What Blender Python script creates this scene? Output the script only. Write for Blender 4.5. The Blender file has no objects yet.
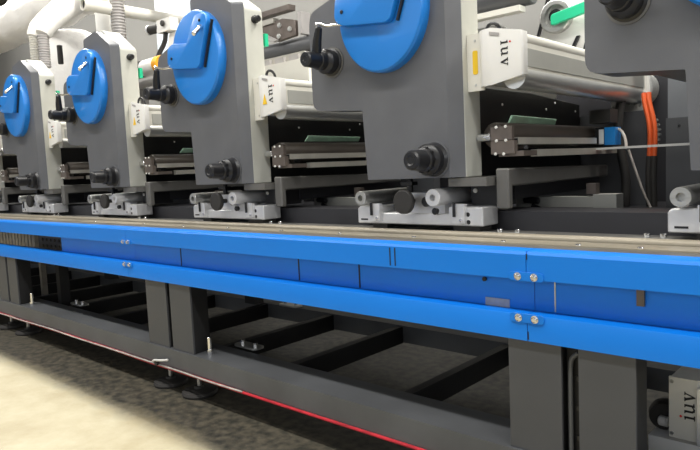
import bpy, bmesh, math, random
from mathutils import Vector, Matrix
random.seed(7)
sc = bpy.context.scene
col = sc.collection
PI = math.pi

# ------------------------------------------------------------------ materials
def mat(name, color, rough=0.5, metal=0.0, noise=0.0, nscale=8.0, bump=0.0, bscale=60.0, spec=0.5, stretch=None, alpha=None, coat=0.0):
    m = bpy.data.materials.new(name); m.use_nodes = True
    nt = m.node_tree; b = nt.nodes['Principled BSDF']
    b.inputs['Base Color'].default_value = (*color, 1)
    b.inputs['Roughness'].default_value = rough
    b.inputs['Metallic'].default_value = metal
    b.inputs['Specular IOR Level'].default_value = spec
    b.inputs['Coat Weight'].default_value = coat
    tc = nt.nodes.new('ShaderNodeTexCoord'); mp = nt.nodes.new('ShaderNodeMapping')
    nt.links.new(tc.outputs['Object'], mp.inputs['Vector'])
    if stretch: mp.inputs['Scale'].default_value = stretch
    if noise > 0:
        n = nt.nodes.new('ShaderNodeTexNoise'); n.inputs['Scale'].default_value = nscale; n.inputs['Detail'].default_value = 6
        nt.links.new(mp.outputs['Vector'], n.inputs['Vector'])
        r = nt.nodes.new('ShaderNodeMapRange'); r.inputs[1].default_value = .3; r.inputs[2].default_value = .7
        r.inputs[3].default_value = 1 - noise; r.inputs[4].default_value = 1 + noise
        nt.links.new(n.outputs['Fac'], r.inputs[0])
        mx = nt.nodes.new('ShaderNodeMix'); mx.data_type = 'RGBA'; mx.blend_type = 'MULTIPLY'; mx.inputs[0].default_value = 1
        mx.inputs[6].default_value = (*color, 1)
        nt.links.new(r.outputs[0], mx.inputs[7]); nt.links.new(mx.outputs[2], b.inputs['Base Color'])
        r2 = nt.nodes.new('ShaderNodeMapRange'); r2.inputs[3].default_value = max(.02, rough - .08); r2.inputs[4].default_value = min(1, rough + .1)
        nt.links.new(n.outputs['Fac'], r2.inputs[0]); nt.links.new(r2.outputs[0], b.inputs['Roughness'])
    if bump > 0:
        n2 = nt.nodes.new('ShaderNodeTexNoise'); n2.inputs['Scale'].default_value = bscale; n2.inputs['Detail'].default_value = 3
        nt.links.new(mp.outputs['Vector'], n2.inputs['Vector'])
        bp = nt.nodes.new('ShaderNodeBump'); bp.inputs['Strength'].default_value = bump; bp.inputs['Distance'].default_value = .01
        nt.links.new(n2.outputs['Fac'], bp.inputs['Height']); nt.links.new(bp.outputs[0], b.inputs['Normal'])
    return m

M = {}
M['housing'] = mat('charcoal_paint', (.130, .133, .143), .42, .15, .10, 5, .03, 250)
M['side'] = mat('light_grey_paint', (.50, .50, .45), .45, 0, .05, 6)
M['blue'] = mat('blue_paint', (.012, .205, .66), .32, 0, .05, 4, .015, 120, coat=.2)
M['rail_blue'] = mat('blue_rail_paint', (.003, .20, .76), .38, 0, .05, 3, .01, 80, spec=.35, stretch=(.4, 1, 1))
M['black'] = mat('black_plastic', (.012, .012, .014), .32, 0, .1, 10)
M['black_plate'] = mat('black_plate', (.014, .014, .015), .5, .2, .2, 6)
M['chrome'] = mat('chrome', (.75, .75, .76), .18, 1.0, .04, 10)
M['steel'] = mat('brushed_steel', (.55, .55, .53), .34, .85, .12, 10, .05, 60, stretch=(1, 8, 8))
M['alu'] = mat('aluminium', (.76, .76, .77), .36, .55, .08, 12, .03, 80)
M['cream'] = mat('cream_enamel', (.74, .72, .65), .35, 0, .03, 8)
M['cream_rail'] = mat('cream_rail', (.34, .30, .23), .38, .1, .18, 6, .05, 60, stretch=(.5, 4, 4))
M['white'] = mat('white_plastic', (.80, .79, .76), .4, 0, .03, 8)
M['wrap'] = mat('white_duct_wrap', (.86, .84, .81), .42, 0, .05, 3, .8, 6, stretch=(1, 2.5, 2.5))
M['hose'] = mat('ribbed_hose', (.62, .60, .54), .45, .1, .08, 10)
M['hose_grey'] = mat('grey_hose', (.42, .40, .39), .45, .2, .08, 10)
M['cast'] = mat('grey_casting', (.17, .165, .155), .42, .35, .15, 5, .05, 60)
M['brown'] = mat('dark_roller_rubber', (.105, .088, .075), .38, .1, .12, 6)
M['brownmetal'] = mat('brown_metal', (.15, .125, .11), .4, .4, .2, 12)
M['bed'] = mat('dark_bed_paint', (.032, .032, .037), .45, .1, .15, 4)
M['leg'] = mat('leg_grey_paint', (.070, .073, .081), .5, .1, .08, 5)
M['beam'] = mat('beam_grey_paint', (.10, .105, .112), .48, .1, .18, 4, .04, 60)
M['dark'] = mat('dark_steel', (.016, .016, .017), .5, .2, .2, 5)
M['rubber'] = mat('black_rubber', (.03, .028, .026), .65, 0, .2, 14)
M['red'] = mat('red_cable', (.55, .02, .035), .4, 0, .3, 14)
M['pale'] = mat('pale_cable', (.5, .46, .42), .4, 0, .3, 20)
M['orange'] = mat('orange_hose', (.75, .12, .03), .4)
M['amber'] = mat('amber_plastic', (.85, .38, .02), .4)
M['green'] = mat('green_plastic', (.02, .55, .28), .38)
M['yellow'] = mat('yellow_sticker', (.85, .55, .02), .5)
M['ink'] = mat('black_ink', (.01, .01, .01), .5)
M['redink'] = mat('red_ink', (.7, .02, .02), .5)
M['label'] = mat('white_label', (.75, .78, .8), .5)
M['tape'] = mat('grey_tape', (.34, .38, .46), .5, 0, .1, 40)
M['devblue'] = mat('bright_blue_plastic', (.01, .22, .62), .35)
M['greenglass'] = mat('green_film', (.50, .78, .60), .3, 0, .15, 12)
M['panelgrey'] = mat('panel_grey', (.42, .42, .39), .4, .2, .06, 8)
M['wood'] = mat('stacked_board', (.36, .33, .28), .6, 0, .2, 20)
M['guide'] = mat('satin_guide_bar', (.50,.48,.43), .35, .35, .1, 10)
M['slate'] = mat('slate_paint', (.16,.17,.185), .45, .1, .05, 6)
M['slate2'] = mat('dark_slate_paint', (.085,.088,.095), .45, .1, .05, 6)
M['satin'] = mat('satin_chrome', (.80,.80,.78), .33, .9, .05, 8)
M['film'] = mat('pale_film', (.62, .70, .78), .25, 0, .1, 4, .3, 8)

def floor_mat():
    m = bpy.data.materials.new('concrete_floor'); m.use_nodes = True
    nt = m.node_tree; b = nt.nodes['Principled BSDF']; L = nt.links.new
    geo = nt.nodes.new('ShaderNodeNewGeometry')
    n1 = nt.nodes.new('ShaderNodeTexNoise'); n1.inputs['Scale'].default_value = 2.2; n1.inputs['Detail'].default_value = 9; n1.inputs['Roughness'].default_value = .65
    n2 = nt.nodes.new('ShaderNodeTexNoise'); n2.inputs['Scale'].default_value = 22; n2.inputs['Detail'].default_value = 6
    L(geo.outputs['Position'], n1.inputs['Vector']); L(geo.outputs['Position'], n2.inputs['Vector'])
    cr = nt.nodes.new('ShaderNodeValToRGB'); cr.color_ramp.elements[0].position = .32; cr.color_ramp.elements[0].color = (.34, .28, .16, 1)
    cr.color_ramp.elements[1].position = .60; cr.color_ramp.elements[1].color = (.48, .435, .30, 1)
    L(n1.outputs['Fac'], cr.inputs[0])
    # oily grime plus painted-in floor shadow beside and under the press, ragged outline
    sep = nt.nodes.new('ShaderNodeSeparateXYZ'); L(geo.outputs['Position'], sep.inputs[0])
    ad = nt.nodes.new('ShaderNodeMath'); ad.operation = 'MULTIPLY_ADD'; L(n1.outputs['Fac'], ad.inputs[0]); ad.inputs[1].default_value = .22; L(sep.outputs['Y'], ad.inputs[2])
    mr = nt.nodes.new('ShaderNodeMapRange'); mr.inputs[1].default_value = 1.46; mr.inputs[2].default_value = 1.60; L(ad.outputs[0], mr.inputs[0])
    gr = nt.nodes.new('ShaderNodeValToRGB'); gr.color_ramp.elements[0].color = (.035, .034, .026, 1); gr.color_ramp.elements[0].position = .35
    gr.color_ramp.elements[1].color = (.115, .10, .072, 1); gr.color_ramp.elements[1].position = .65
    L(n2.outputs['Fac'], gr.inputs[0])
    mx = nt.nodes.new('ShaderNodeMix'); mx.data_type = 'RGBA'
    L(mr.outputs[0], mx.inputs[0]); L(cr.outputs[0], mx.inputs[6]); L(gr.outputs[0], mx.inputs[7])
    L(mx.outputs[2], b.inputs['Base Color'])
    r = nt.nodes.new('ShaderNodeMapRange'); r.inputs[3].default_value = .35; r.inputs[4].default_value = .7
    L(n1.outputs['Fac'], r.inputs[0]); L(r.outputs[0], b.inputs['Roughness'])
    bp = nt.nodes.new('ShaderNodeBump'); bp.inputs['Strength'].default_value = .15; bp.inputs['Distance'].default_value = .01
    L(n2.outputs['Fac'], bp.inputs['Height']); L(bp.outputs[0], b.inputs['Normal'])
    return m
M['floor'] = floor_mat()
def slat_mat():
    m = bpy.data.materials.new('slatted_ceiling'); m.use_nodes = True
    nt = m.node_tree; b = nt.nodes['Principled BSDF']; L = nt.links.new
    geo = nt.nodes.new('ShaderNodeNewGeometry')
    w = nt.nodes.new('ShaderNodeTexWave'); w.bands_direction = 'Y'; w.inputs['Scale'].default_value = 1.6; w.inputs['Distortion'].default_value = .1
    L(geo.outputs['Position'], w.inputs['Vector'])
    cr = nt.nodes.new('ShaderNodeValToRGB'); cr.color_ramp.elements[0].color = (.22, .21, .19, 1); cr.color_ramp.elements[1].color = (.50, .48, .44, 1)
    L(w.outputs['Fac'], cr.inputs[0]); L(cr.outputs[0], b.inputs['Base Color']); b.inputs['Roughness'].default_value = .7
    return m
M['ceiling'] = slat_mat()
M['wall'] = mat('hall_wall', (.24, .237, .225), .7, 0, .06, .8)

# ------------------------------------------------------------------ mesh helpers
class MB:
    def __init__(s): s.bm = bmesh.new()
    def _bev(s, faces, w, seg=1, ang=30):
        if w <= 0: return
        es = set()
        for f in faces:
            for e in f.edges:
                if len(e.link_faces) == 2 and e.calc_face_angle(0) > math.radians(ang): es.add(e)
        bmesh.ops.bevel(s.bm, geom=list(es), offset=w, segments=seg, profile=.5, affect='EDGES', clamp_overlap=True)
    def box(s, a, b, bev=0, seg=1):
        x0, x1 = sorted((a[0], b[0])); y0, y1 = sorted((a[1], b[1])); z0, z1 = sorted((a[2], b[2]))
        vs = [s.bm.verts.new(v) for v in ((x0,y0,z0),(x1,y0,z0),(x1,y1,z0),(x0,y1,z0),(x0,y0,z1),(x1,y0,z1),(x1,y1,z1),(x0,y1,z1))]
        fs = [s.bm.faces.new([vs[i] for i in q]) for q in ((3,2,1,0),(4,5,6,7),(0,1,5,4),(1,2,6,5),(2,3,7,6),(3,0,4,7))]
        s._bev(fs, bev, seg); return s
    def prism(s, poly, axis, a0, a1, bev=0, seg=1, poly2=None):
        """polygon (u,v) extruded along axis: y -> (x,z), x -> (y,z), z -> (x,y)"""
        def P(p, a):
            return {'y': (p[0], a, p[1]), 'x': (a, p[0], p[1]), 'z': (p[0], p[1], a)}[axis]
        poly2 = poly2 or poly; n = len(poly)
        A = [s.bm.verts.new(P(p, a0)) for p in poly]; B = [s.bm.verts.new(P(p, a1)) for p in poly2]
        fs = [s.bm.faces.new(A), s.bm.faces.new(B[::-1])]
        for i in range(n):
            j = (i + 1) % n; fs.append(s.bm.faces.new((A[j], A[i], B[i], B[j])))
        bmesh.ops.recalc_face_normals(s.bm, faces=fs)
        s._bev(fs, bev, seg, 40); return s
    def lathe(s, c, axis, prof, n=28):
        """prof: list of (distance along axis, radius); closed with caps"""
        ax = Vector(axis).normalized(); t = ax.orthogonal().normalized(); w = ax.cross(t); c = Vector(c)
        rings = []
        for d, r in prof:
            if r < 1e-6: rings.append([s.bm.verts.new(c + ax * d)])
            else: rings.append([s.bm.verts.new(c + ax * d + (t * math.cos(2*PI*k/n) + w * math.sin(2*PI*k/n)) * r) for k in range(n)])
        fs = []
        for A, B in zip(rings, rings[1:]):
            if len(A) == 1 and len(B) == 1: continue
            for k in range(n):
                j = (k + 1) % n
                if len(A) == 1: fs.append(s.bm.faces.new((A[0], B[k], B[j])))
                elif len(B) == 1: fs.append(s.bm.faces.new((A[j], A[k], B[0])))
                else: fs.append(s.bm.faces.new((A[j], A[k], B[k], B[j])))
        if len(rings[0]) > 1: fs.append(s.bm.faces.new(rings[0]))
        if len(rings[-1]) > 1: fs.append(s.bm.faces.new(rings[-1][::-1]))
        bmesh.ops.recalc_face_normals(s.bm, faces=fs); return s
    def cyl(s, a, b, r, n=24, ch=0.0):
        a = Vector(a); b = Vector(b); L = (b - a).length
        if ch: return s.lathe(a, b - a, [(0, r - ch), (ch, r), (L - ch, r), (L, r - ch)], n)
        return s.lathe(a, b - a, [(0, r), (L, r)], n)
    def pipe(s, a, b, r, ri, n=28):
        """tube with an open bore at end a"""
        a = Vector(a); b = Vector(b); L = (b - a).length
        return s.lathe(a, b - a, [(min(.03, L*.5), 0), (min(.03, L*.5), ri), (0, ri), (0, r*.96), (r*.06, r), (L, r), (L, 0)], n)
    def tube(s, pts, r, n=10, smooth=0):
        P = [Vector(p) for p in pts]
        for _ in range(smooth):
            Q = [P[0]]
            for a, b in zip(P, P[1:]): Q += [a*.75 + b*.25, a*.25 + b*.75]
            Q.append(P[-1]); P = Q
        rs = r if isinstance(r, (list, tuple)) else [r] * len(P)
        t0 = (P[1] - P[0]).normalized(); u = t0.orthogonal().normalized(); rings = []
        for i, p in enumerate(P):
            t = (P[min(i+1, len(P)-1)] - P[max(i-1, 0)]).normalized()
            u = (u - t * u.dot(t)).normalized(); v = t.cross(u)
            rr = rs[min(i, len(rs)-1)]
            rings.append([s.bm.verts.new(p + (u*math.cos(2*PI*k/n) + v*math.sin(2*PI*k/n))*rr) for k in range(n)])
        fs = [s.bm.faces.new(rings[0]), s.bm.faces.new(rings[-1][::-1])]
        for A, B in zip(rings, rings[1:]):
            for k in range(n):
                j = (k+1) % n; fs.append(s.bm.faces.new((A[j], A[k], B[k], B[j])))
        bmesh.ops.recalc_face_normals(s.bm, faces=fs); return s
    def build(s, name, material, parent=None, origin=None, **tags):
        me = bpy.data.meshes.new(name)
        o0 = Vector(origin) if origin is not None else (Vector(parent['_o']) if parent is not None and '_o' in parent else Vector((0, 0, 0)))
        bmesh.ops.translate(s.bm, verts=s.bm.verts, vec=-o0)
        s.bm.to_mesh(me); s.bm.free()
        me.polygons.foreach_set('use_smooth', [True] * len(me.polygons))
        me.set_sharp_from_angle(angle=math.radians(32))
        me.materials.append(M[material] if isinstance(material, str) else material)
        o = bpy.data.objects.new(name, me); col.objects.link(o)
        if parent is not None: o.parent = parent; o['_o'] = list(o0)
        else: o.location = o0; o['_o'] = list(o0)
        for k, v in tags.items(): o[k] = v
        return o

def rnd(poly, r, seg=5):
    """round polygon corners; r a number or list"""
    out = []; n = len(poly)
    for i, p in enumerate(poly):
        rr = r[i] if isinstance(r, (list, tuple)) else r
        p = Vector(p); a = Vector(poly[i-1]); b = Vector(poly[(i+1) % n])
        if rr <= 0: out.append(tuple(p)); continue
        da = (a-p); db = (b-p); k = min(rr, da.length*.48, db.length*.48)
        A = p + da.normalized()*k; B = p + db.normalized()*k
        for j in range(seg+1):
            t = j/seg; q = A*(1-t)**2 + p*2*t*(1-t) + B*t*t; out.append(tuple(q))
    return out

def thing(name, loc, label, category, group=None):
    o = bpy.data.objects.new(name, None); col.objects.link(o); o.location = loc; o['_o'] = list(loc)
    o.empty_display_size = .1
    o['label'] = label; o['category'] = category
    if group: o['group'] = group
    return o
def struct(mb, name, m):
    return mb.build(name, m, kind='structure')
def dup(root, dx, label, skip=()):
    r = root.copy(); col.objects.link(r); r.location = root.location + Vector((dx, 0, 0)); r['label'] = label; r['_o'] = list(r.location)
    for ch in list(root.children):
        if ch.name.split('.')[0] in skip: continue
        c = ch.copy(); col.objects.link(c); c.parent = r
        for g in list(ch.children):
            d = g.copy(); col.objects.link(d); d.parent = c
    return r

# lettering: serif i, u, v as polygons in a local frame (x right, y up), height 1
def letters():
    i = [[(.02,0),(.36,0),(.36,.06),(.26,.08),(.26,.68),(.02,.64),(.02,.58),(.12,.56),(.12,.08),(.02,.06)]]
    dot = [[(.19 + .085*math.cos(a*PI/5), .88 + .085*math.sin(a*PI/5)) for a in range(10)]]
    u = [[(0,.66),(0,.60),(.08,.58),(.08,.16),(.17,.02),(.34,.0),(.50,.12),(.50,.02),(.74,.05),(.74,.11),(.64,.12),(.64,.66),(.42,.66),(.42,.60),(.50,.58),(.50,.22),(.38,.12),(.28,.11),(.22,.2),(.22,.66)]]
    v = [[(0,.66),(0,.60),(.06,.58),(.29,-.02),(.37,-.02),(.58,.58),(.66,.60),(.66,.66),(.42,.66),(.42,.60),(.50,.58),(.37,.20),(.22,.58),(.30,.60),(.30,.66)]]
    return i, dot, u, v
def word(parent, org, right, up, h, gap=.16):
    """writes iuv; right / up are world directions of the writing"""
    R_ = Vector(right); U = Vector(up); N = R_.cross(U).normalized(); O = Vector(org)
    i, dot, u, v = letters(); x = 0
    def put(polys, x, m, nm):
        mb = MB()
        for p in polys:
            A = [mb.bm.verts.new(O + R_*(q[0]+x)*h + U*q[1]*h + N*.0002) for q in p]
            B = [mb.bm.verts.new(O + R_*(q[0]+x)*h + U*q[1]*h + N*.0012) for q in p]
            n = len(p); fs = [mb.bm.faces.new(A[::-1]), mb.bm.faces.new(B)]
            for k in range(n): fs.append(mb.bm.faces.new((A[k], A[(k+1)%n], B[(k+1)%n], B[k])))
            bmesh.ops.recalc_face_normals(mb.bm, faces=fs)
            bmesh.ops.triangulate(mb.bm, faces=[f for f in fs if len(f.verts) > 4])
        return mb.build(nm, m, parent)
    put(i, 0, 'ink', 'letter_i'); put(dot, 0, 'redink', 'letter_dot')
    put(u, .38+gap, 'ink', 'letter_u'); put(v, .38+gap+.76+gap, 'ink', 'letter_v')

# ------------------------------------------------------------------ layout
X4 = -1.370; S = 1.297
def UX(u): return X4 + (u-4)*S
RY = 1.70        # front plane of the blue rail

# ------------------------------------------------------------------ setting
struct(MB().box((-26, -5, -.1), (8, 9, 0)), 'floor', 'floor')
struct(MB().box((-26, -5, 4.9), (8, 9, 5.0)), 'ceiling', 'ceiling')
struct(MB().box((-26, 8.9, 0), (8, 9, 4.9)), 'wall_back', 'wall')
struct(MB().box((-26, -5, 0), (-25.9, 8.9, 4.9)), 'wall_left', 'wall')

# ------------------------------------------------------------------ print station
def make_station(u):
    ux = UX(u); o = (ux, 2.085, .853)
    t = thing('print_station', o, '', 'printing machine', 'print stations of the press')
    def q(*p): return (ux + p[0], *p[1:])
    def pl(ps, dx=0): return [(ux + a + dx, b) for a, b in ps]
    # charcoal front cover
    P = [(-.42,1.065),(0,1.065),(0,1.995),(-.18,2.115),(-.36,2.085),(-.36,1.905),(-.60,1.865),(-.72,1.83),(-.735,1.78),(-.735,1.39),(-.435,1.365)]
    rr = [.005,.0,.01,.01,.02,.03,.03,.03,.03,.05,.006]
    P1 = rnd(P, rr)
    P2 = [(x + (.045 if x > -.01 else 0), z + (.0 if z > 1.98 else 0)) for x, z in P1]
    Pb = [(x - (.0 if x < -.05 else .02), z) for x, z in P1]
    c = MB(); c.prism(pl(P1), 'y', 2.085, 2.13, poly2=pl(P2)); c.prism(pl(Pb), 'y', 2.13, 2.235)
    cover = c.build('front_cover', 'housing', t)
    # light side frame
    Q = rnd([(-.022,1.062),(.046,1.062),(.046,1.975),(-.17,2.125),(-.355,2.095),(-.355,1.96),(-.022,1.94)], [0,0,.02,.02,.01,0,0])
    MB().prism(pl(Q), 'y', 2.1302, 2.252, .004).build('side_frame', 'side', t)
    MB().lathe(q(.046, 2.195, 1.918), (1,0,0), [(0,.021),(.012,.021),(.014,.017),(.035,.017),(.04,.012),(.04,0)]).build('side_knob', 'black', t)
    # base plate under side frame
    MB().box(q(-.03, 2.12, 1.028), q(.14, 2.36, 1.061), .003).build('base_plate', 'cast', t)
    # blue disc
    dz, dxc = 1.757, -.286
    b = MB(); b.lathe(q(dxc, 2.085, dz), (0,-1,0), [(0,.252),(.038,.252),(.048,.245),(.050,.238),(.050,0)], 72)
    for v in b.bm.verts: v.co.x = ux+dxc + (v.co.x-ux-dxc)*.88
    disc = b.build('blue_disc', 'blue', t)
    Lp = rnd([(-.205,1.965),(-.115,1.965),(-.10,1.92),(-.19,1.70),(-.215,1.688),(-.45,1.715),(-.492,1.745),(-.482,1.835),(-.43,1.852),(-.292,1.832)], [.03,.03,.03,.05,.03,.04,.04,.03,.02,.006])
    LL = MB(); LL.prism(pl(Lp,-.012), 'y', 2.004, 2.036, .005, 2); LL.build('disc_guard', 'blue', disc)
    MB().prism(pl([(-.187,1.69),(-.178,1.69),(-.088,1.92),(-.097,1.925)]), 'y', 2.022, 2.0345).build('guard_gap', 'black', disc)
    for (x, z) in ((-.455,1.772),(-.17,1.93)):
        MB().lathe(q(x, 2.0035, z), (0,-1,0), [(0,.008),(.003,.008),(.004,.005),(.004,0)], 12).build('guard_screw', 'black', disc)
    MB().cyl(q(-.155,2.002,1.895), q(-.125,1.93,1.84), .012, 16, .003).build('disc_handle', 'chrome', disc)
    # lower adjusting knob
    kx, kz = -.070, 1.138
    k = MB(); k.lathe(q(kx, 2.085, kz), (0,-1,0), [(0,.066),(.006,.068),(.012,.064),(.018,.060),(.05,.062),(.058,.054),(.062,.047),(.08,.047),(.084,.040),(.118,.040),(.15,.038),(.158,.031),(.158,.020),(.154,.015),(.154,0)], 40)
    kn = k.build('adjusting_knob', 'black', t)
    MB().lathe(q(kx, 2.0845, kz), (0,-1,0), [(0,.074),(.004,.074),(.005,.066),(.005,0)], 40).build('knob_ring', 'housing', kn)
    kk = MB()
    for j in range(10):
        a = 2*PI*j/10; kk.box(q(kx + .0475*math.cos(a)-.004, 2.006, kz+.0475*math.sin(a)-.004), q(kx+.0475*math.cos(a)+.004, 2.021, kz+.0475*math.sin(a)+.004))
    kk.build('knob_grip', 'black', kn)
    # upper crank knob
    cx, cz = -.598, 1.592
    k = MB(); k.lathe(q(cx, 2.085, cz), (0,-1,0), [(0,.060),(.01,.060),(.014,.052),(.05,.054),(.06,.048),(.066,.040),(.095,.040),(.098,.036),(.128,.034),(.165,.033),(.172,.028),(.172,.015),(.168,.012),(.168,0)], 40)
    cn = k.build('crank_knob', 'black', t)
    MB().lathe(q(cx, 2.0845, cz), (0,-1,0), [(0,.068),(.004,.068),(.005,.06),(.005,0)], 40).build('knob_ring', 'cast', cn)
    lv = MB(); lv.tube([q(cx+.0,1.985,cz+.02), q(cx+.018,1.975,cz+.08), q(cx+.036,1.97,cz+.128), q(cx+.040,1.97,cz+.136)], [.023,.020,.016,.006], 14); lv.build('crank_arm', 'black', cn)
    lv = MB(); lv.tube([q(cx+.036,1.972,cz+.128), q(cx+.022,1.965,cz+.150), q(cx+.045,1.965,cz+.144), q(cx+.075,1.975,cz+.130), q(cx+.10,2.0,cz+.134), q(cx+.125,2.02,cz+.134)], .006, 10, 1); lv.build('crank_pin', 'chrome', cn)
    # black inner body with rivets
    MB().prism([(2.236,1.06),(3.36,1.06),(3.36,1.40),(2.80,1.43),(2.236,1.43)], 'x', ux-.40, ux-.004, .004).build('inner_body', 'black_plate', t)
    MB().box(q(-.70,2.25,1.43), q(-.06,3.2,1.62), .02, 2).build('upper_body', 'cast', t)
    for (y, z) in ((2.521,1.365),(2.955,1.359),(3.054,1.395),(3.30,1.362)):
        MB().lathe((ux-.004, y, z), (1,0,0), [(0,.006),(.003,.005),(.004,0)], 10).build('rivet', 'white', t)
    # green knob just behind the side frame
    g = MB(); g.box(q(.0,2.262,1.79), q(.045,2.285,1.855), .008, 2); g.build('green_stop', 'green', t)
    return t

ST = {}
ST[4] = make_station(4)
slab = {
 5: 'charcoal printing station cut off by the top right corner of the photo',
 4: 'largest charcoal printing station, blue disc cut by the top edge, right of centre',
 3: 'charcoal printing station at centre left with whole blue disc and black crank knob beside it',
 2: 'charcoal printing station with peaked top beneath the smooth white hose',
 1: 'smaller distant charcoal printing station under the two ribbed hoses, near left edge',
 0: 'farthest printing station, only a pale sliver showing at the left edge of the photo'}
for u in (5, 3, 2, 1, 0): ST[u] = dup(ST[4], (u-4)*S - (.025 if u == 5 else 0), slab[u])
ST[4]['label'] = slab[4]

# ------------------------------------------------------------------ lamp unit
def make_lamp(u):
    ux = UX(u); t = thing('curing_lamp_unit', (ux+.05, 2.12, 1.40), '', 'lamp unit', 'curing lamps beside the print stations')
    def q(*p): return (ux + p[0], *p[1:])
    MB().box(q(.047,2.161,1.392), q(.118,2.169,1.608), .003).build('mounting_plate', 'cream', t)
    sect = rnd([(.105,2.158),(.125,2.132),(.160,2.122),(.300,2.122),(.300,2.160),(.105,2.160)], [0,.012,.02,.012,.0,0])
    c = MB(); c.prism([(ux+a,b) for a,b in sect], 'z', 1.402, 1.610, .0)
    bm = c.bm
    for v in bm.verts:           # the cap drops towards its right end and is undercut below
        if v.co.z > 1.5: v.co.z -= max(0, (v.co.x-ux-.18))*.25
        elif v.co.x-ux > .23: v.co.z += (v.co.x-ux-.23)*.35
    c._bev(bm.faces, .010, 2, 50)
    cap = c.build('end_cap', 'white', t)
    s = MB(); s.prism([(ux+a,b) for a,b in rnd([(.072,1.455),(.094,1.455),(.094,1.545),(.072,1.545)], .008)], 'y', 2.1592, 2.1607); s.build('warning_sticker', 'yellow', t)
    for z in (1.415,1.582): MB().lathe(q(.083,2.1605,z), (0,-1,0), [(0,.005),(.002,.004),(.002,0)], 10).build('plate_screw', 'steel', t)
    MB().prism([(ux+.168,1.585),(ux+.208,1.575),(ux+.208,1.586),(ux+.168,1.596)], 'y', 2.119,2.1215).build('cap_slot', 'hose_grey', t)
    word(cap, (ux+.213, 2.1218, 1.556), (0,0,-1), (1,0,0), .043, .16)
    # long body running to the back
    b = MB(); b.prism([(ux+a, z) for a, z in rnd([(.06,1.425),(.278,1.425),(.278,1.555),(.25,1.575),(.06,1.595)], [0,.01,.01,.01,.01])], 'y', 2.170, 3.53); b.build('body', 'cream', t)
    MB().box(q(.2785,2.19,1.462), q(.2815,3.50,1.527), .0005).build('side_panel', 'panelgrey', t)
    MB().cyl(q(.262,2.170,1.562), q(.262,3.53,1.562), .022, 20).build('top_tube', 'cream', t)
    MB().cyl(q(.240,2.170,1.428), q(.240,3.55,1.428), .045, 24).build('bottom_reflector', 'satin', t)
    MB().box(q(.10,3.531,1.38), q(.295,3.549,1.59), .002).build('rear_plate', 'white', t)
    r0 = MB(); pr_ = []
    for k in range(9): pr_ += [(k*.016, .075), (k*.016+.005, .092), (k*.016+.011, .092), (k*.016+.0155, .075)]
    r0.lathe(q(.215,3.552,1.47), (0,1,0), pr_, 28); r0.build('rear_bellows', 'steel', t)
    MB().tube([q(.12,2.19,1.605), q(.115,2.20,1.635), q(.14,2.20,1.645), q(.16,2.21,1.63), q(.16,2.22,1.60)], .007, 8, 1).build('latch', 'black', t)
    return t
LP = {4: make_lamp(4)}
ll = {4: 'large cream lamp unit lettered iuv with yellow oval sticker, left of the top right housing',
      3: 'cream lamp unit lettered iuv right of the centre left station, below its crank\'s neighbour',
      2: 'small cream lamp unit with yellow triangle, third in size of the lettered lamp units',
      1: 'tiny cream lamp unit with yellow sticker between the two leftmost blue discs\' stations',
      0: 'pale lamp unit cut off by the left edge of the photo'}
ll[3] = 'cream lamp unit lettered iuv attached to the centre left station with the whole blue disc'
ll[2] = 'cream lamp unit attached to the second station from the left edge'
ll[1] = 'tiny cream lamp unit attached to the distant station under the two ribbed hoses'
for u in (3, 2, 1, 0):
    LP[u] = dup(LP[4], (u-4)*S, ll[u])
    for ch in LP[u].children:      # smaller lamps wear a triangular sticker on the cap face
        if ch.name.startswith('warning_sticker'):
            bpy_mb = MB(); bpy_mb.prism([(UX(u)+.163,1.462),(UX(u)+.197,1.462),(UX(u)+.180,1.512)], 'y', 2.1195, 2.1212)
            tri = bpy_mb.build('sticker_triangle', 'yellow', LP[u]); ch['drop'] = 1
for o in [o for o in col.objects if 'drop' in o]: bpy.data.objects.remove(o)
LP[4]['label'] = ll[4]

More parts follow.
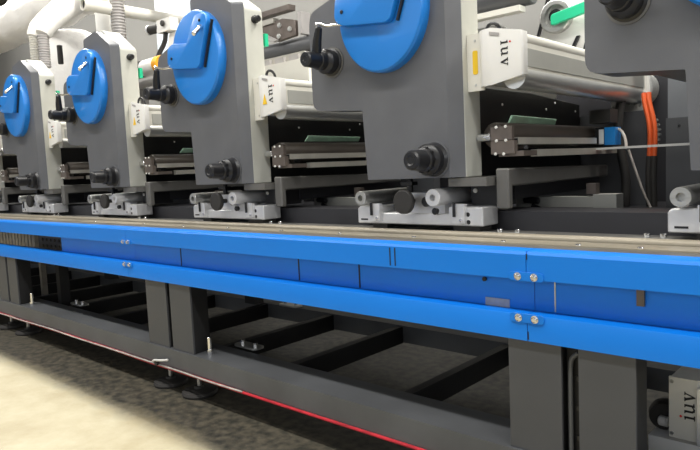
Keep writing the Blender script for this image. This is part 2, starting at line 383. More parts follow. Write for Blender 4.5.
# ------------------------------------------------------------------ roller assembly behind each side frame
def make_rollers(u):
    ux = UX(u); t = thing('roller_assembly', (ux+.1, 2.30, 1.10), '', 'rollers', 'roller assemblies beside the print stations')
    def q(*p): return (ux + p[0], *p[1:])
    MB().lathe(q(.095,2.24,1.222), (0,1,0), [(0,.0),(0,.02),(.03,.02),(.03,.048),(.04,.052),(1.10,.052),(1.11,.046),(1.11,0)], 36).build('rubber_roller', 'brown', t)
    b = MB(); b.box(q(.115,2.205,1.200), q(.205,2.225,1.252), .006); b.box(q(.115,2.205,1.147), q(.215,2.230,1.197), .006); b.box(q(.14,2.22,1.136), q(.245,2.33,1.156), .004)
    br = b.build('end_bracket', 'brownmetal', t)
    for x, z in ((.14,1.252),(.18,1.252),(.14,1.200),(.18,1.200),(.135,1.150),(.17,1.148)):
        MB().lathe(q(x,2.2045,z-.002), (0,-1,0), [(0,.0065),(.004,.005),(.005,0)], 10).build('bracket_bolt', 'white', br)
    MB().cyl(q(.055,2.215,1.215), q(.114,2.215,1.215), .016, 16, .003).build('spindle_end', 'chrome', t)
    MB().box(q(.185,2.24,1.181), q(.215,3.02,1.208), .003).build('upper_guide_bar', 'guide', t)
    MB().box(q(.188,2.2375,1.186), q(.212,2.2395,1.204)).build('bar_mouth', 'black', t)
    MB().box(q(.20,2.37,1.132), q(.23,3.26,1.160), .004).build('lower_guide_bar', 'guide', t)
    MB().box(q(.19,2.26,1.162), q(.225,2.30,1.176), .003).build('bar_clamp', 'chrome', t)
    MB().prism([(2.55,1.284),(3.02,1.284),(3.04,1.314),(2.58,1.320)], 'x', ux+.002, ux+.012, .003).build('green_film_strip', 'greenglass', t)
    # grey casting under the rollers
    c = MB(); c.prism([(2.18,.935),(2.215,.935),(2.215,1.022),(3.20,1.02),(3.20,1.078),(2.18,1.092)], 'x', ux+.145, ux+.20, .006)
    c.build('lower_casting', 'cast', t)
    MB().box(q(.02,2.38,.96), q(.12,3.30,1.02), .01).build('rear_casting', 'bed', t)
    w = MB(); w.box(q(.01,2.60,.911), q(.36,2.66,.955), .004); w.box(q(.362,2.59,.905), q(.455,2.67,.965), .006)
    w.build('pale_slide_bar', 'panelgrey', t)
    m = MB(); m.cyl(q(.06,2.58,.945), q(.13,2.58,.94), .014, 14, .003); m.cyl(q(.10,2.575,.92), q(.15,2.575,.90), .010, 12); m.build('slide_clamp', 'black', t)
    MB().box(q(.33,2.60,.966), q(.37,2.64,1.01), .006).build('slide_stop', 'brownmetal', t)
    # rear drive parts
    MB().box(q(-.30,3.37,.86), q(.33,3.44,1.34), .01).build('rear_frame', 'slate2', t)
    MB().box(q(.185,3.08,1.174), q(.228,3.16,1.258), .006).build('black_sensor', 'black', t)
    dv = MB(); dv.box(q(.229,3.08,1.172), q(.278,3.16,1.256), .006); dv = dv.build('blue_sensor', 'devblue', t)
    MB().box(q(.203,3.0785,1.178), q(.226,3.080,1.248)).build('sensor_label', 'label', t)
    MB().box(q(.15,3.10,1.28), q(.25,3.2,1.345), .012, 2).build('motor_block', 'rubber', t)
    return t
RL = {4: make_rollers(4)}
rl = {4: 'roller assembly with brown brackets and blue sensor below the large iuv lamp unit',
      3: 'roller assembly with brown roller between the centre left station and the big centre right one',
      2: 'roller assembly between the second station from the left edge and the centre left station',
      1: 'small roller assembly between the two leftmost whole stations',
      0: 'dark roller assembly at the left edge of the photo'}
for u in (3, 2, 1, 0): RL[u] = dup(RL[4], (u-4)*S, rl[u])
RL[4]['label'] = rl[4]

# ------------------------------------------------------------------ slide carriage on the bed
def make_carriage(u):
    ux = UX(u); t = thing('slide_carriage', (ux-.2, 2.18, .853), '', 'machine carriage', 'carriages along the bed')
    def q(*p): return (ux + p[0], *p[1:])
    b = MB(); b.prism([(ux+a, z) for a, z in [(-.52,.872),(.12,.872),(.12,.946),(-.035,.946),(-.035,.918),(-.39,.918),(-.39,.948),(-.505,.948),(-.52,.938)]], 'y', 2.12, 2.24, .004)
    b.build('base_block', 'alu', t)
    MB().box(q(-.30,2.15,.919), q(-.07,2.235,1.004), .004).build('rear_block', 'alu', t)
    for x0, x1 in ((-.44,-.36),(-.02,.10)): MB().box(q(x0,2.13,.853), q(x1,2.22,.872), .003).build('slide_foot', 'rubber', t)
    MB().pipe(q(-.475,2.09,.985), q(-.475,2.44,.985), .031, .014).build('left_roller', 'steel', t)
    MB().pipe(q(-.075,2.07,.987), q(-.075,2.60,.987), .035, .014).build('right_roller', 'alu', t)
    d = MB(); d.lathe(q(-.222,2.09,.970), (0,-1,0), [(-.05,.012),(0,.014),(0,.046),(.006,.050),(.022,.050),(.026,.046),(.026,0)], 40); dial = d.build('dial_knob', 'rubber', t)
    MB().lathe(q(-.14,2.15,.968), (0,-1,0), [(0,.014),(.02,.014),(.022,.021),(.036,.021),(.04,.016),(.04,0)], 20).build('clamp_knob', 'black', t)
    MB().lathe(q(-.09,2.12,.930), (0,-1,0), [(0,.012),(.016,.014),(.02,.010),(.02,0)], 16).build('small_knob', 'black', t)
    p = MB(); p.cyl(q(-.25,2.16,1.005), q(-.25,2.16,1.062), .013, 14); p.box(q(-.285,2.14,1.035), q(-.225,2.18,1.05), .004); p.build('lock_post', 'black', t)
    for x in (-.43, -.005):
        g = MB(); g.box(q(x,2.100,.885), q(x+.055,2.1195,.960), .003); gb = g.build('guide_clip', 'alu', t)
        MB().cyl(q(x+.012,2.095,.91), q(x+.012,2.095,.965), .006, 10).build('clip_pin', 'black', gb)
        MB().lathe(q(x+.04,2.0995,.897), (0,-1,0), [(0,.008),(.004,.007),(.005,0)], 12).build('clip_screw', 'chrome', gb)
    for x, z in ((.055,.918),(.057,.888)): MB().lathe(q(x,2.1195,z), (0,-1,0), [(0,.009),(.001,.008),(.001,0)], 14).build('block_hole', 'black', t)
    MB().box(q(-.50,2.1185,.886), q(-.46,2.1195,.893)).build('engraved_mark', 'black', t)
    MB().box(q(.0,2.2405,.94), q(.115,2.40,1.045), .01).build('rear_housing', 'black', t)
    MB().lathe(q(.02,2.2400,1.005), (0,-1,0), [(0,.010),(.005,.009),(.006,0)], 12).build('housing_bolt', 'white', t)
    MB().box(q(-.16,2.25,.946), q(-.02,2.60,.951), .001).build('roller_tray', 'steel', t)
    return t
CA = {4: make_carriage(4)}
cl = {5: 'silver carriage cut off by the right edge of the photo',
      4: 'silver carriage with round black dial under the large centre right station',
      3: 'silver carriage with two rollers under the centre left station',
      2: 'small silver carriage under the second station from the left edge',
      1: 'small silver carriage under the distant station with the two ribbed hoses',
      0: 'tiny silver carriage at the left edge of the photo'}
for u in (5, 3, 2, 1, 0): CA[u] = dup(CA[4], (u-4)*S, cl[u])
CA[4]['label'] = cl[4]

# ------------------------------------------------------------------ machine bed and table strips
X0, X1 = -9.5, .25
bed = thing('machine_bed', (-4, 2.25, .58), 'dark machine bed running lengthwise behind the carriages', 'machine bed')
MB().box((X0, 2.262, .80), (X1, 2.46, .921), .006).build('front_beam', 'bed', bed)
rc = MB().box((X0, 3.66, .8605), (X1, 3.72, 1.62), .006); rc.build('rear_cover_panel', 'bed', label='dark long cover panel behind the rollers at the rear of the bed', category='panel')
MB().box((X0, 3.50, .80), (X1, 3.72, .86), .004).build('rear_ledge', 'bed', bed)
MB().box((X0, 2.46, .80), (X1, 3.5, .86), .006).build('bed_plate', 'bed', bed)
MB().box((X0, 1.77, .800), (X1, 2.262, .845), .003).build('table_plate', 'cast', bed)
for u in (1, 2, 3, 4):
    x = UX(u) - .62
    b = MB(); b.box((x, 2.245, .885), (x+.06, 2.2615, .915), .002); b.box((x+.035, 2.245, .853), (x+.065, 2.2615, .93), .002); b.build('bed_clamp', 'black', bed)
tt = thing('table_edging', (-4, 1.9, .845), 'cream and grey metal strips along the table top behind the blue rail', 'table edge')
MB().box((X0, 1.772, .8452), (X1, 1.838, .8520), .001).build('grey_strip', 'cast', tt)
MB().box((X0, 1.839, .8452), (X1, 1.928, .8560), .002).build('wide_cream_strip', 'cream_rail', tt)
MB().box((X0, 1.929, .8452), (X1, 1.958, .8490), .001).build('dark_groove', 'dark', tt)
MB().cyl((X0, 1.985, .853), (X1, 1.985, .853), .016, 16).build('cream_bead', 'cream_rail', tt)
MB().box((X0, 2.004, .8452), (X1, 2.09, .8500), .001).build('pale_strip', 'guide', tt)
for i, x in enumerate((-5.6, -4.7, -3.9, -3.3, -2.9, -2.513, -2.119, -1.761, -1.388, -1.023, -.771, -.591)):
    MB().lathe((x, 1.86, .856), (0,0,1), [(0,.009),(.003,.008),(.004,0)], 12).build('strip_screw', 'chrome', tt)
for i in range(6):
    u = i; x = UX(u) + .22 if u != 5 else -.63
    if u == 5: continue
    t = thing('bolted_plate', (x, 2.10, .850), 'small bolted steel plate on the table right of the %s carriage' % ['leftmost tiny', 'second leftmost', 'third leftmost', 'centre left', 'centre right'][u], 'plate', 'bolted plates on the table')
    MB().box((x-.10, 2.03, .8502), (x+.12, 2.115, .8555), .001).build('plate', 'steel', t)
    for dx in (-.01, .06): MB().cyl((x+dx, 2.09, .8555), (x+dx, 2.09, .870), .010, 12, .002).build('bolt', 'chrome', t)
x = -.66
t = thing('bolted_plate', (x, 2.10, .850), 'bolted steel plate on the table left of the carriage at the right edge', 'plate', 'bolted plates on the table')
MB().prism([(-.80,2.02),(-.60,2.02),(-.57,2.118),(-.68,2.118)], 'z', .8502, .8560).build('plate', 'steel', t)
for dx in (-.648, -.600): MB().cyl((dx, 2.10, .8560), (dx, 2.10, .871), .010, 12, .002).build('bolt', 'chrome', t)

# ------------------------------------------------------------------ blue rail segments
JX = [-8.0, -5.595, -3.222, -.862, X1]
names = {0: 'far left length of blue guard rail', 1: 'blue guard rail length ending at the paired bolts on the left',
         2: 'long central length of blue guard rail between both bolted joints', 3: 'right hand length of blue guard rail with the bolted joint at its left end'}
for i in range(4):
    a, b = JX[i]+.0012, JX[i+1]-.0012
    t = thing('blue_rail', ((a+b)/2, 1.70, .58), names[i], 'guard rail', 'lengths of blue guard rail')
    up = [(1.70,.768),(1.70,.842),(1.706,.851),(1.716,.853),(1.770,.853),(1.770,.849),(1.718,.849),(1.711,.846),(1.705,.840),(1.705,.768)]
    MB().prism(up, 'x', a, b).build('upper_flange', 'rail_blue', t)
    lo = [(1.70,.583),(1.70,.655),(1.704,.662),(1.712,.664),(1.77,.664),(1.77,.658),(1.712,.658),(1.706,.655),(1.706,.583)]
    MB().prism(lo, 'x', a, b).build('lower_flange', 'rail_blue', t)
    wa = max(a, -4.17) if i == 1 else a
    if i == 1 : wb = b
    else: wb = b
    if i > 0: MB().box((wa, 1.752, .665), (wb, 1.757, .848)).build('web', 'rail_blue', t)
    else: MB().box((a, 1.752, .665), (-5.9, 1.757, .848)).build('web', 'rail_blue', t)
    if i == 3:
        for x in (-.797,): MB().box((x-.002,1.750,.668), (x+.002,1.7518,.80), .0005).build('web_joint', 'steel', t)
        MB().box((-.565,1.742,.715), (-.545,1.7515,.765), .002).build('clip', 'brownmetal', t)
    if i == 2:
        for x in (-2.77, -1.90, -1.567): MB().box((x-.003,1.750,.668), (x+.003,1.7518,.80)).build('web_joint', 'dark', t)
        MB().cyl((-1.03,1.751,.748), (-1.03,1.744,.748), .007, 10).build('web_plug', 'dark', t)
    if i == 2:
        for x in (-1.374, -1.352): MB().box((x-.0022,1.6988,.775), (x+.0022,1.7000,.838)).build('dark_scuff', 'ink', t)
    if i == 3:
        for z0, z1 in ((.828,.846),(.588,.612)): MB().box((a,1.6988,z0), (a+.003,1.7000,z1)).build('joint_mark', 'ink', t)
def joint(x0, label):
    t = thing('rail_joint', (x0, 1.70, .60), label, 'bolted joint', 'bolted joints of the blue rail')
    for k, z in enumerate((.777, .652)):
        p = MB(); p.prism(rnd([(x0-.055,z-.014),(x0+.055,z-.014),(x0+.055,z+.014),(x0-.055,z+.014)], .013), 'y', 1.6965, 1.6995, .001); p = p.build('joint_plate', 'rail_blue', t)
        for dx in (-.026, .026):
            MB().lathe((x0+dx, 1.6963, z), (0,-1,0), [(0,.012),(.002,.012),(.002,.009),(.008,.009),(.010,.006),(.010,0)], 12).build('bolt', 'chrome', p)
joint(-.862, 'bolted joint with four chrome bolts on the blue rail at right')
joint(-3.222, 'bolted joint with small bolts on the blue rail at left')
tp = MB(); tp.box((-1.03,1.7495,.6645), (-.945,1.7515,.690), .0006); o = tp.build('tape_patch', 'tape', label='torn grey tape patch on the lower blue rail left of the right bolts', category='tape')
# items behind the opening at the left end
b = MB()
for k in range(16): b.box((-6.2+k*.068, 1.95, .60), (-6.2+k*.068+.05, 1.99, .745), .003)
for xx in (-6.1,-5.2): b.box((xx,1.992,0),(xx+.04,2.03,.74), .003)
b.build('slatted_panel', 'wood', label='striped slatted board seen through the opening of the blue rail at far left', category='panel')
b = MB(); b.box((-4.92,1.90,.60), (-4.50,2.05,.76), .01, 2)
t = thing('terminal_box', (-4.7,1.9,.60), 'black box with small buttons inside the blue rail opening at left', 'box')
b.build('case', 'black', t)
MB().box((-4.74,1.93,0),(-4.68,2.0,.5995), .004).build('post', 'dark', t)
for k in range(5):
    for r_ in range(2): MB().lathe((-4.84+k*.07,1.8995,.655+r_*.045), (0,-1,0), [(0,.012),(.006,.011),(.007,0)], 10).build('button', 'rubber', t)

# ------------------------------------------------------------------ base frame
fr = thing('base_frame', (-4, 1.9, 0.139), 'grey steel base frame lying low above the floor under the press', 'machine frame')
MB().box((X0,1.70,.139), (X1,1.90,.235), .007, 2).build('front_beam', 'beam', fr)
MB().box((X0,2.70,.145), (X1,2.84,.240), .006, 2).build('rear_beam', 'beam', fr)
for xa in (-8.1,-7.5,-6.9,-6.3,-5.7,-5.1,-4.5,-3.9,-3.3,-2.685,-2.155,-1.495,-.885):
    MB().box((xa,1.9005,.142), (xa+.042,2.6995,.234), .004).build('cross_beam', 'dark', fr)
pk = [(-5.26,-5.09),(-5.055,-4.89),(-3.07,-2.875),(-2.838,-2.655),(-.932,-.765),(-.714,-.558)]
pls = ['leftmost grey support leg', 'second grey support leg from the left edge', 'left one of the paired grey legs at left centre', 'right one of the paired grey legs at left centre',
       'left one of the wide paired grey legs at lower right', 'right one of the wide paired grey legs at lower right']
for (xa, xb), l in zip(pk, pls):
    t = thing('support_leg', ((xa+xb)/2, 1.76, .235), l, 'machine leg', 'legs under the blue rail')
    MB().box((xa,1.712,.2355), (xb,1.722,.582), .002).build('face_plate', 'leg', t)
    MB().box((xa+.004,1.7225,.2355), (xb-.004,1.815,.582), .004).build('post', 'dark', t)
t = thing('conduit', (-.745,1.74,.24), 'thin grey conduit rising in the gap between the wide right legs', 'conduit')
MB().tube([(-.748,1.735,.24),(-.748,1.735,.52),(-.742,1.735,.545),(-.722,1.735,.56)], .007, 10, 2).build('pipe', 'beam', t)
g = MB()
g.box((-.7645,1.75,.236), (-.7145,1.80,.582)); g = g.build('gap_filler', 'dark', t)
for z in (.30,.39,.48): MB().lathe((-.731,1.7495,z), (0,-1,0), [(0,.009),(.004,.008),(.005,0)], 12).build('bolt_head', 'black', t)
# studs on beam
for x, l in ((-2.60,'steel stud standing on the front beam right of the left centre legs'), (-4.80,'steel stud standing on the front beam beside the two leftmost legs')):
    t = thing('levelling_stud', (x, 1.77, .235), l, 'bolt', 'studs on the front beam')
    MB().cyl((x,1.77,.2355),(x,1.77,.32), .011, 14, .002).build('stud', 'chrome', t)
    MB().cyl((x,1.77,.2355),(x,1.77,.258), .019, 6).build('nut', 'chrome', t)
for x, l in ((-3.00,'left black levelling foot below the left centre legs'), (-2.73,'right black levelling foot below the left centre legs'),
             (-5.28,'leftmost black levelling foot on the floor'), (-4.95,'second black levelling foot from the left edge')):
    t = thing('machine_mount', (x, 1.78, 0), l, 'machine mount', 'levelling mounts under the front beam')
    MB().lathe((x,1.78,0), (0,0,1), [(0,.088),(.012,.092),(.024,.086),(.030,.05),(.034,.028),(.045,.024),(.045,0)], 32).build('pad', 'rubber', t)
    MB().cyl((x,1.78,.0455),(x,1.78,.1385), .011, 14).build('threaded_rod', 'steel', t)
    MB().cyl((x,1.78,.105),(x,1.78,.125), .02, 6).build('nut', 'steel', t)
random.seed(3)
pts = [(-8.5+.3*k, 1.694-.002*random.random(), .134+.006*random.random()-.002) for k in range(30)]
MB().tube(pts, .0065, 8, 1).build('red_cable', 'red', label='thin red cable along the bottom edge of the front beam', category='cable')
pts = [(-8.5+.25*k, 1.684+.004*random.random(), .140+.010*random.random()-.006) for k in range(26)]
MB().tube(pts, .0045, 8, 1).build('pale_cable', 'pale', label='thin pale cable running beside the red cable at the left', category='cable')
t = thing('cable_clip', (-2.93,1.69,.15), 'small white cable clip on the beam below the left centre legs', 'clip')
MB().tube([(-3.0,1.68,.150),(-2.97,1.672,.165),(-2.90,1.672,.175),(-2.86,1.688,.18)], .006, 8, 1).build('strap', 'white', t)
MB().cyl((-2.955,1.69,.15),(-2.955,1.67,.15), .012, 12).build('button', 'rubber', t)
# floor brackets between the beams
for x, y, l in ((-4.45,1.96,'pale steel bracket on the frame right of the two leftmost legs'), (-2.52,1.95,'round steel bracket on the frame just right of the left centre legs'), (-3.05,2.72,'steel bracket on the rear beam below the centre of the blue rail')):
    t = thing('frame_bracket', (x, y, .235), l, 'bracket', 'brackets on the base frame')
    MB().prism(rnd([(x-.09,y-.035),(x+.09,y-.035),(x+.09,y+.035),(x-.09,y+.035)], .03), 'z', .2405, .250).build('plate', 'steel', t)
    for dx in (-.05,.05): MB().cyl((x+dx,y,.2505),(x+dx,y,.268), .011, 6).build('bolt', 'chrome', t)
# under-bed body in the shadow
ub = thing('under_bed_cabinet', (-4,3.2,.14), 'dark machine body in the shadow behind the base frame', 'machine body')
MB().box((X0,2.60,.40), (X1,2.68,.47), .006).build('stretcher', 'beam', ub)
for x in (-7.4,-5.4,-3.4,-1.15):
    MB().box((x,2.62,.2405), (x+.1,2.70,.80), .004).build('rear_post', 'dark', ub)

# ------------------------------------------------------------------ lamp power box at lower right
t = thing('power_box', (-.5,2.05,.18), 'cream box lettered iuv standing low behind the rightmost leg', 'box')
MB().box((-.553,2.01,.285), (-.36,2.20,.448), .006, 2).build('case', 'cream', t)
fp = MB().box((-.556,2.0,.262), (-.478,2.0095,.450), .003).build('front_plate', 'cream', t)
word(fp, (-.484, 1.9995, .325), (0,0,1), (-1,0,0), .044, .08)
MB().box((-.476,1.985,.26), (-.36,2.0095,.43), .015, 3).build('grey_cover', 'alu', t)
for z in (.275,.436): MB().lathe((-.548,1.9995,z), (0,-1,0), [(0,.006),(.003,.005),(.003,0)], 10).build('screw', 'steel', t)
t = thing('white_cabinet', (-.5,2.0,0), 'white metal cabinet under the cream lettered box at lower right', 'cabinet')
MB().box((-.615,2.00,.08), (-.20,2.35,.252), .01, 2).build('case', 'white', t)
MB().box((-.56,2.02,0), (-.25,2.3,.0795)).build('plinth', 'rubber', t)
t = thing('cable_coil', (-.59,2.13,.26), 'black coiled cable left of the cream lettered box', 'cable')
MB().lathe((-.60,2.12,.295), (.2,-1,0), [(0,.02),(0,.042),(.03,.046),(.06,.042),(.06,.02)], 24).build('coil', 'rubber', t)
MB().cyl((-.60,2.055,.285), (-.57,2.05,.285), .016, 14, .004).build('plug', 'white', t)

# ------------------------------------------------------------------ rear parts right of the big station
ux = UX(4)
t = thing('rear_column', (ux+.52,3.3,.86), 'blue grey rear column behind the table at the right edge', 'machine column')
MB().box((ux+.452,3.26,.8605), (ux+.75,3.40,1.285), .006).build('lower_panel', 'slate2', t)
MB().box((ux+.455,3.28,1.286), (ux+.75,3.40,1.80), .006).build('upper_panel', 'slate', t)
MB().lathe((ux+.51,3.2595,1.245), (0,-1,0), [(0,.007),(.002,.006),(.002,0)], 10).build('screw', 'black', t)
t = thing('half_round_gear', (ux+.24,3.5,1.22), 'pale half round toothed gear behind the orange hoses', 'gear')
n = 40; P = []
for k in range(n):
    a = 2*PI*k/n
    for f in ((0, .155), (.35, .155), (.5, .168), (.85, .168)):
        aa = a + 2*PI/n*f[0]; P.append((ux+.20 + f[1]*math.cos(aa), 1.225 + f[1]*math.sin(aa)))
MB().prism(P, 'y', 3.455, 3.48).build('toothed_disc', 'panelgrey', t)
MB().box((ux+.17,3.445,.861),(ux+.23,3.4795,1.06), .004).build('gear_bracket', 'bed', t)
MB().cyl((ux+.20,3.44,1.225),(ux+.20,3.4545,1.225), .035, 20).build('hub', 'black', t)
for k, (dx, l) in enumerate(((0,'left orange air hose curving down beside the pale gear'), (.022,'right orange air hose curving down beside the pale gear'))):
    t = thing('air_hose', (ux+.35+dx,3.30,.861), l, 'hose', 'orange air hoses')
    MB().tube([(ux+.335+dx,3.32,1.42),(ux+.34+dx,3.31,1.37),(ux+.365+dx,3.30,1.28),(ux+.370+dx,3.30,1.20),(ux+.365+dx,3.30,1.10)], .012, 10, 2).build('hose', 'orange', t)
    MB().tube([(ux+.365+dx,3.30,1.11),(ux+.36+dx,3.30,1.0),(ux+.365+dx,3.30,.862)], .015, 10, 1).build('sleeve', 'rubber', t)
MB().tube([(ux+.24,3.28,1.40),(ux+.22,3.27,1.25),(ux+.24,3.26,1.15),(ux+.27,3.26,1.0),(ux+.26,3.26,.865)], .022, 12, 2).build('black_hose', 'rubber', label='thick black hose hanging between the blue sensor and the orange hoses', category='hose')
MB().tube([(ux+.30,3.2,1.145),(ux+.33,3.2,1.05),(ux+.37,3.2,.93),(ux+.40,3.2,.865)], .006, 8, 1).build('thin_cable', 'pale', label='thin pale cable slanting down beside the orange hoses', category='cable')
MB().tube([(ux+.25,3.14,1.25),(ux+.29,3.12,1.245),(ux+.32,3.10,1.20),(ux+.33,3.08,1.15)], .007, 8, 2).build('sensor_cable', 'pale', label='pale cable looping from the blue sensor', category='cable')
for (u0, l) in ((4, 'pale thin web strip crossing in front of the rear column at right'),):
    MB().box((UX(u0)+.06,2.97,1.150), (UX(u0)+1.0,3.03,1.160), .002).build('web_strip', 'white', label=l, category='web')

# ------------------------------------------------------------------ plate with bearing and green lever above the large lamp
ux = UX(4)+.03
t = thing('bearing_plate', (ux-.05,3.2,1.60), 'white angled bearing plate with green lever above the large lamp unit', 'machine part')
P = rnd([(-.22,1.63),(-.10,1.63),(.16,1.63),(.16,2.05),(-.02,2.05),(-.10,1.98)], [.01,0,0,.01,.05,.06])
MB().prism([(ux+a,b) for a,b in P], 'y', 3.21, 3.24, .004).build('plate', 'white', t)
MB().lathe((ux-.08,3.21,1.845), (0,-1,0), [(0,.085),(.03,.085),(.035,.078),(.035,.058),(.012,.055),(.012,.0)], 36).build('bearing_ring', 'steel', t)
MB().lathe((ux-.08,3.198,1.845), (0,-1,0), [(0,.035),(.02,.035),(.02,.018),(.01,.018),(.01,0)], 24).build('bearing_bore', 'black', t)
MB().prism([(ux+a,b) for a,b in rnd([(-.085,1.79),(.14,1.83),(.14,1.885),(-.085,1.845)], .015)], 'y', 3.13, 3.155, .003).build('green_lever', 'green', t)
for x, z, s_ in ((-.02,1.70,.06),(.05,1.69,.13),(.068,1.69,.13),(.086,1.69,.13)):
    MB().prism([(ux+x,z-.05),(ux+x+.018,z-.05),(ux+x+.06,z+s_-.03),(ux+x+.042,z+s_-.03)], 'y', 3.19, 3.2095, .002).build('dark_slot', 'black', t)
MB().prism([(ux+a,b) for a,b in [(-.235,1.63),(-.225,1.63),(-.115,1.97),(-.125,1.975)]], 'y', 3.195, 3.22).build('edge_strip', 'black', t)
# dark wound roll and frame above
def upper_frame(u, l1, l2, first):
    x = UX(u)
    MB().cyl((x-.98,3.0,1.945), (x-.08,3.0,1.945), .062, 28, .006).build('wound_roll', 'slate2', label=l1, category='roll', group='dark rolls above the lamps')
    t = thing('upper_frame', (x-.5,3.0,1.62), l2, 'machine frame', 'upper frames behind the stations')
    MB().box((x-.98,2.93,1.850), (x-.12,2.99,1.878), .004).build('cross_bar', 'cream' if first else 'brownmetal', t)
    MB().box((x-.99,2.92,1.62), (x-.93,3.06,2.25), .004).build('post', 'brownmetal', t)
    if not first:
        MB().box((x-.90,2.88,2.165), (x-.42,2.94,2.20), .004).build('top_beam', 'brownmetal', t)
        MB().box((x-.90,2.90,2.115), (x-.60,2.95,2.150), .004).build('pale_bar', 'guide', t)
        MB().prism([(x-.88,2.09),(x-.58,1.99),(x-.40,2.0),(x-.40,2.10),(x-.52,2.13),(x-.88,2.13)], 'y', 2.91, 2.94, .004).build('gusset', 'brownmetal', t)
        MB().prism([(x-.88,2.13),(x-.84,2.13),(x-.56,1.995),(x-.60,1.985)], 'y', 2.89, 2.909, .003).build('brace', 'hose_grey', t)
        for px_, pz_ in ((-.55,2.09),(-.56,2.02),(-.45,2.05)): MB().lathe((x+px_,2.9095,pz_), (0,-1,0), [(0,.018),(.008,.016),(.010,0)], 14).build('round_bolt', 'steel', t)
        MB().box((x-.36,2.90,2.0), (x-.33,2.98,2.14), .004).build('end_plate', 'hose_grey', t)
    else:
        MB().prism([(x-.70,1.66),(x-.14,1.66),(x-.14,1.74),(x-.30,1.83),(x-.70,1.84)], 'y', 3.05, 3.09, .004).build('guard_sheet', 'panelgrey', t)
        MB().prism([(x-.62,1.83),(x-.60,1.84),(x-.30,1.72),(x-.31,1.71)], 'y', 3.03, 3.049, .002).build('sheet_edge', 'cast', t)
upper_frame(4, 'dark wound roll above the large lamp unit near the top edge', 'pale cross bar and sheet above the large lamp unit', True)
upper_frame(3, 'dark wound roll below the brown frame between the two largest stations', 'brown grey bolted frame above the dark roll right of the centre left station', False)
def side_arm(u, l):
    x = UX(u)
    t = thing('sheet_guard', (x-.2,2.6,1.62), l, 'machine cover', 'cream covers above the lamps')
    MB().box((x-.52,2.60,1.621), (x+.02,2.9,1.77), .02, 2).build('sheet_cover', 'cream', t)
    MB().box((x-.50,2.64,1.771), (x-.05,2.9,1.82), .015, 2).build('upper_cover', 'guide', t)
    for k in range(3): MB().box((x-.42+k*.13,2.62,1.775),(x-.34+k*.13,2.639,1.805), .004).build('cover_window', 'hose_grey', t)
side_arm(3, 'cream windowed cover above the lamp of the centre left station')
side_arm(1, 'distant cream cover behind the lamp under the ribbed hoses')
t = thing('ink_canister', (UX(2)-.2,2.5,1.75), 'white canister with amber ring and green cap right of the second station from left', 'canister')
x = UX(2)
MB().cyl((x-.33,2.50,1.915),(x-.105,2.50,1.915), .060, 28, .006).build('drum', 'white', t)
MB().cyl((x-.104,2.50,1.915),(x-.045,2.50,1.915), .063, 28, .004).build('amber_ring', 'amber', t)
MB().cyl((x-.37,2.50,1.915),(x-.28,2.50,1.915), .065, 28, .004).build('black_ring', 'black', t)
MB().cyl((x-.45,2.46,1.805),(x+.10,2.46,1.805), .036, 24, .004).build('grey_roller', 'hose_grey', t)
MB().box((x-.45,2.46,1.62),(x-.3705,2.56,1.98), .006).build('mount', 'cast', t)
t = thing('nozzle_arm', (x-.2,2.6,2.2), 'pale bracket with black nozzle between the second and third stations near the top', 'machine part')
MB().cyl((x-.35,2.60,2.215),(x-.24,2.62,2.215), .034, 20, .004).build('nozzle', 'rubber', t)
MB().cyl((x-.365,2.598,2.215),(x-.352,2.60,2.215), .036, 20, .003).build('nozzle_rim', 'alu', t)
MB().box((x-.24,2.59,2.17),(x-.06,2.66,2.26), .015, 2).build('head', 'white', t)
MB().cyl((x-.14,2.585,2.225),(x-.14,2.57,2.225), .022, 14, .003).build('head_cap', 'rubber', t)
MB().tube([(x-.17,2.62,2.17),(x-.19,2.62,2.10),(x-.26,2.6,2.02),(x-.27,2.58,1.93)], .018, 10, 1).build('arm', 'rubber', t)
MB().prism([(x-.20,2.03),(x-.04,2.03),(x-.04,2.165),(x-.15,2.165)], 'y', 2.63, 2.68, .012).build('bracket', 'white', t)

# ------------------------------------------------------------------ ducts, hoses, tubes overhead
DUCT = t = thing('ventilation_duct', (-7,2.9,2.9), 'large white wrapped ventilation duct sweeping along the top left', 'duct')
pts = []; rr = []
for k in range(70):
    xx = -11 + k*.12; pts.append((xx, 2.95, 2.94 + .012*math.sin(k*1.3)))
    rr.append(.225 + .010*math.sin(k*2.1) + .008*math.sin(k*5.3))
MB().tube(pts, rr, 32).build('wrapped_pipe', 'wrap', t)
t = thing('white_tank', (-6.3,3.5,1.9), 'rounded pale wrapped tank behind the two leftmost stations', 'tank')
MB().lathe((UX(1)-1.85,3.3,1.9), (0,0,1), [(0,.42),(.45,.44),(.68,.42),(.80,.34),(.88,.18),(.90,0)], 40).build('shell', 'wrap', t)
MB().cyl((UX(1)-1.05,2.80,2.27),(UX(1)-1.05,2.80,2.45), .026, 14, .004).build('black_handle', 'rubber', t)
MB().box((UX(1)-2.1,3.0,1.62),(UX(1)-1.5,3.6,1.9), .02).build('stand', 'panelgrey', t)
for dx in (-.765, -.575):
    MB().tube([(UX(1)+dx,2.45,2.43),(UX(1)+dx-.01,2.52,2.55),(UX(1)+dx-.03,2.72,2.72),(UX(1)+dx-.05,2.9,2.86)], [.062,.075,.085,.09,.10,.11], 24, 1).build('hose_collar', 'wrap', DUCT)
def hose(u, dx, y, z0, z1, r, m, label, top=None):
    x = UX(u)+dx; prof = []; n = int((z1-z0)/.022)
    for k in range(n):
        z = k*.022
        prof += [(z, r*.86), (z+.006, r), (z+.014, r), (z+.020, r*.86)]
    MB().lathe((x,y,z0), (0,0,1), prof, 20).build('ribbed_hose' if m != 'white' else 'smooth_hose', m, label=label, category='hose', group='hoses on the station tops')
hose(1, -.765, 2.45, 2.14, 2.46, .046, 'hose', 'left cream ribbed hose from the duct to the distant station')
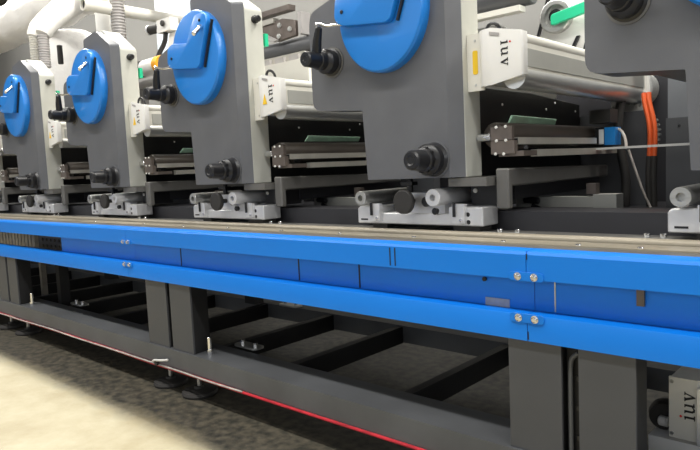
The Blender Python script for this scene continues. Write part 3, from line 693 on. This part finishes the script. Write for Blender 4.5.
hose(1, -.575, 2.45, 2.14, 2.44, .049, 'hose_grey', 'grey ribbed hose beside the cream one above the distant station')
hose(2, -.53, 2.45, 2.10, 2.75, .052, 'hose_grey', 'grey ribbed hose rising from the second station under the cream tube')
MB().cyl((UX(2)-.76,2.45,2.05),(UX(2)-.76,2.45,2.75), .056, 28, .004).build('smooth_hose', 'white', label='smooth white hose rising from the second station', category='hose', group='hoses on the station tops')
t = thing('cream_tube', (UX(2)-.56,2.20,2.385), 'long cream tube with open dark end near the top left', 'tube')
MB().pipe((UX(2)-.56,2.20,2.385),(UX(2)-.56,3.6,2.375), .044, .034, 32).build('pipe', 'cream', t)
MB().cyl((UX(2)-.56,2.216,2.385),(UX(2)-.56,2.229,2.385), .033, 28).build('dark_bore', 'black', t)
# hanging film and ceiling truss glimpses
t = thing('hanging_film', (-5,4.4,3.0), 'pale bluish film panel hanging near the top edge behind the stations', 'film')
MB().prism([(-7.15,2.6),(-6.40,2.6),(-6.40,3.9),(-7.15,3.9)], 'y', 4.40, 4.42).build('sheet', 'film', t)
MB().box((-7.2,4.38,3.90),(-6.35,4.44,3.94), .004).build('rail', 'steel', t)
t = thing('overhead_enclosure', (-4,5,0), 'pale grey enclosure of the machine hall behind the press', 'enclosure')
MB().box((-20,4.9,0),(.5,5.4,4.1), .02).build('wall_panel', 'wall', t)
MB().box((-20,4.85,4.101),(.5,5.45,4.18), .01).build('top_rail', 'hose_grey', t)

# ------------------------------------------------------------------ light
def area(name, loc, size, sy, power, color, target):
    L = bpy.data.lights.new(name, 'AREA'); L.shape = 'RECTANGLE'; L.size = size; L.size_y = sy; L.energy = power; L.color = color
    o = bpy.data.objects.new(name, L); col.objects.link(o); o.location = loc
    d = Vector(target) - Vector(loc); o.rotation_euler = d.to_track_quat('-Z', 'Y').to_euler(); return o
area('overhead_tube_row_light', (-4.5, 2.74, 4.0), 15, .10, 500, (1, .97, .90), (-4.5, 2.74, 0))
area('aisle_tube_row_light', (-3.0, .2, 4.6), 14, .25, 400, (1, .98, .94), (-3, .9, 0))
area('hall_fill_light', (-1.5, -4.8, 3.0), 13, 1.6, 80, (.93, .97, 1), (-2.5, 2, 1.4))  # added fill from behind the camera for the upright faces
area('end_fill_light', (6.5, 1.4, 3.4), 3, 1.6, 100, (.95, .98, 1), (-2, 2.6, 1.6))  # added fill from the right end for the side faces
area('rear_background_fill_light', (-6, 4.2, 4.5), 14, .25, 150, (1, .98, .94), (-6, 4.3, 0))  # added to brighten the background behind the press
area('rear_low_fill_light', (-3, 4.8, .30), 6, .10, 7, (1, .95, .85), (-3, 3.0, .0))  # added low light, stands in for light reaching under the press from behind
w = bpy.data.worlds.new('hall_light'); sc.world = w; w.use_nodes = True
w.node_tree.nodes['Background'].inputs[0].default_value = (.92, .95, 1, 1); w.node_tree.nodes['Background'].inputs[1].default_value = .36

# ------------------------------------------------------------------ camera
yaw, pitch, roll, F = 7.41306962e-01, 8.99688287e-02, -4.69086561e-02, 630.349
cy, sy, cp, sp = math.cos(yaw), math.sin(yaw), math.cos(pitch), math.sin(pitch)
f = Vector((-sy*cp, cy*cp, -sp)); r = Vector((cy, sy, 0)); u_ = r.cross(f)
c_, s_ = math.cos(roll), math.sin(roll)
rr_ = r*c_ + u_*s_; uu = -r*s_ + u_*c_
cam = bpy.data.cameras.new('camera'); co = bpy.data.objects.new('camera', cam); col.objects.link(co)
m = Matrix((( rr_.x, uu.x, -f.x, 0), (rr_.y, uu.y, -f.y, 0), (rr_.z, uu.z, -f.z, 1.12), (0, 0, 0, 1)))
co.matrix_world = m
cam.sensor_fit = 'HORIZONTAL'; cam.sensor_width = 36; cam.lens = 36*F/700; cam.clip_start = .05
sc.camera = co
for o in col.objects:
    if '_o' in o: del o['_o']
sc.view_settings.view_transform = 'Standard'; sc.view_settings.look = 'None'
sc.view_settings.gamma = 1; sc.view_settings.use_curve_mapping = False
sc.view_settings.exposure = 0.0
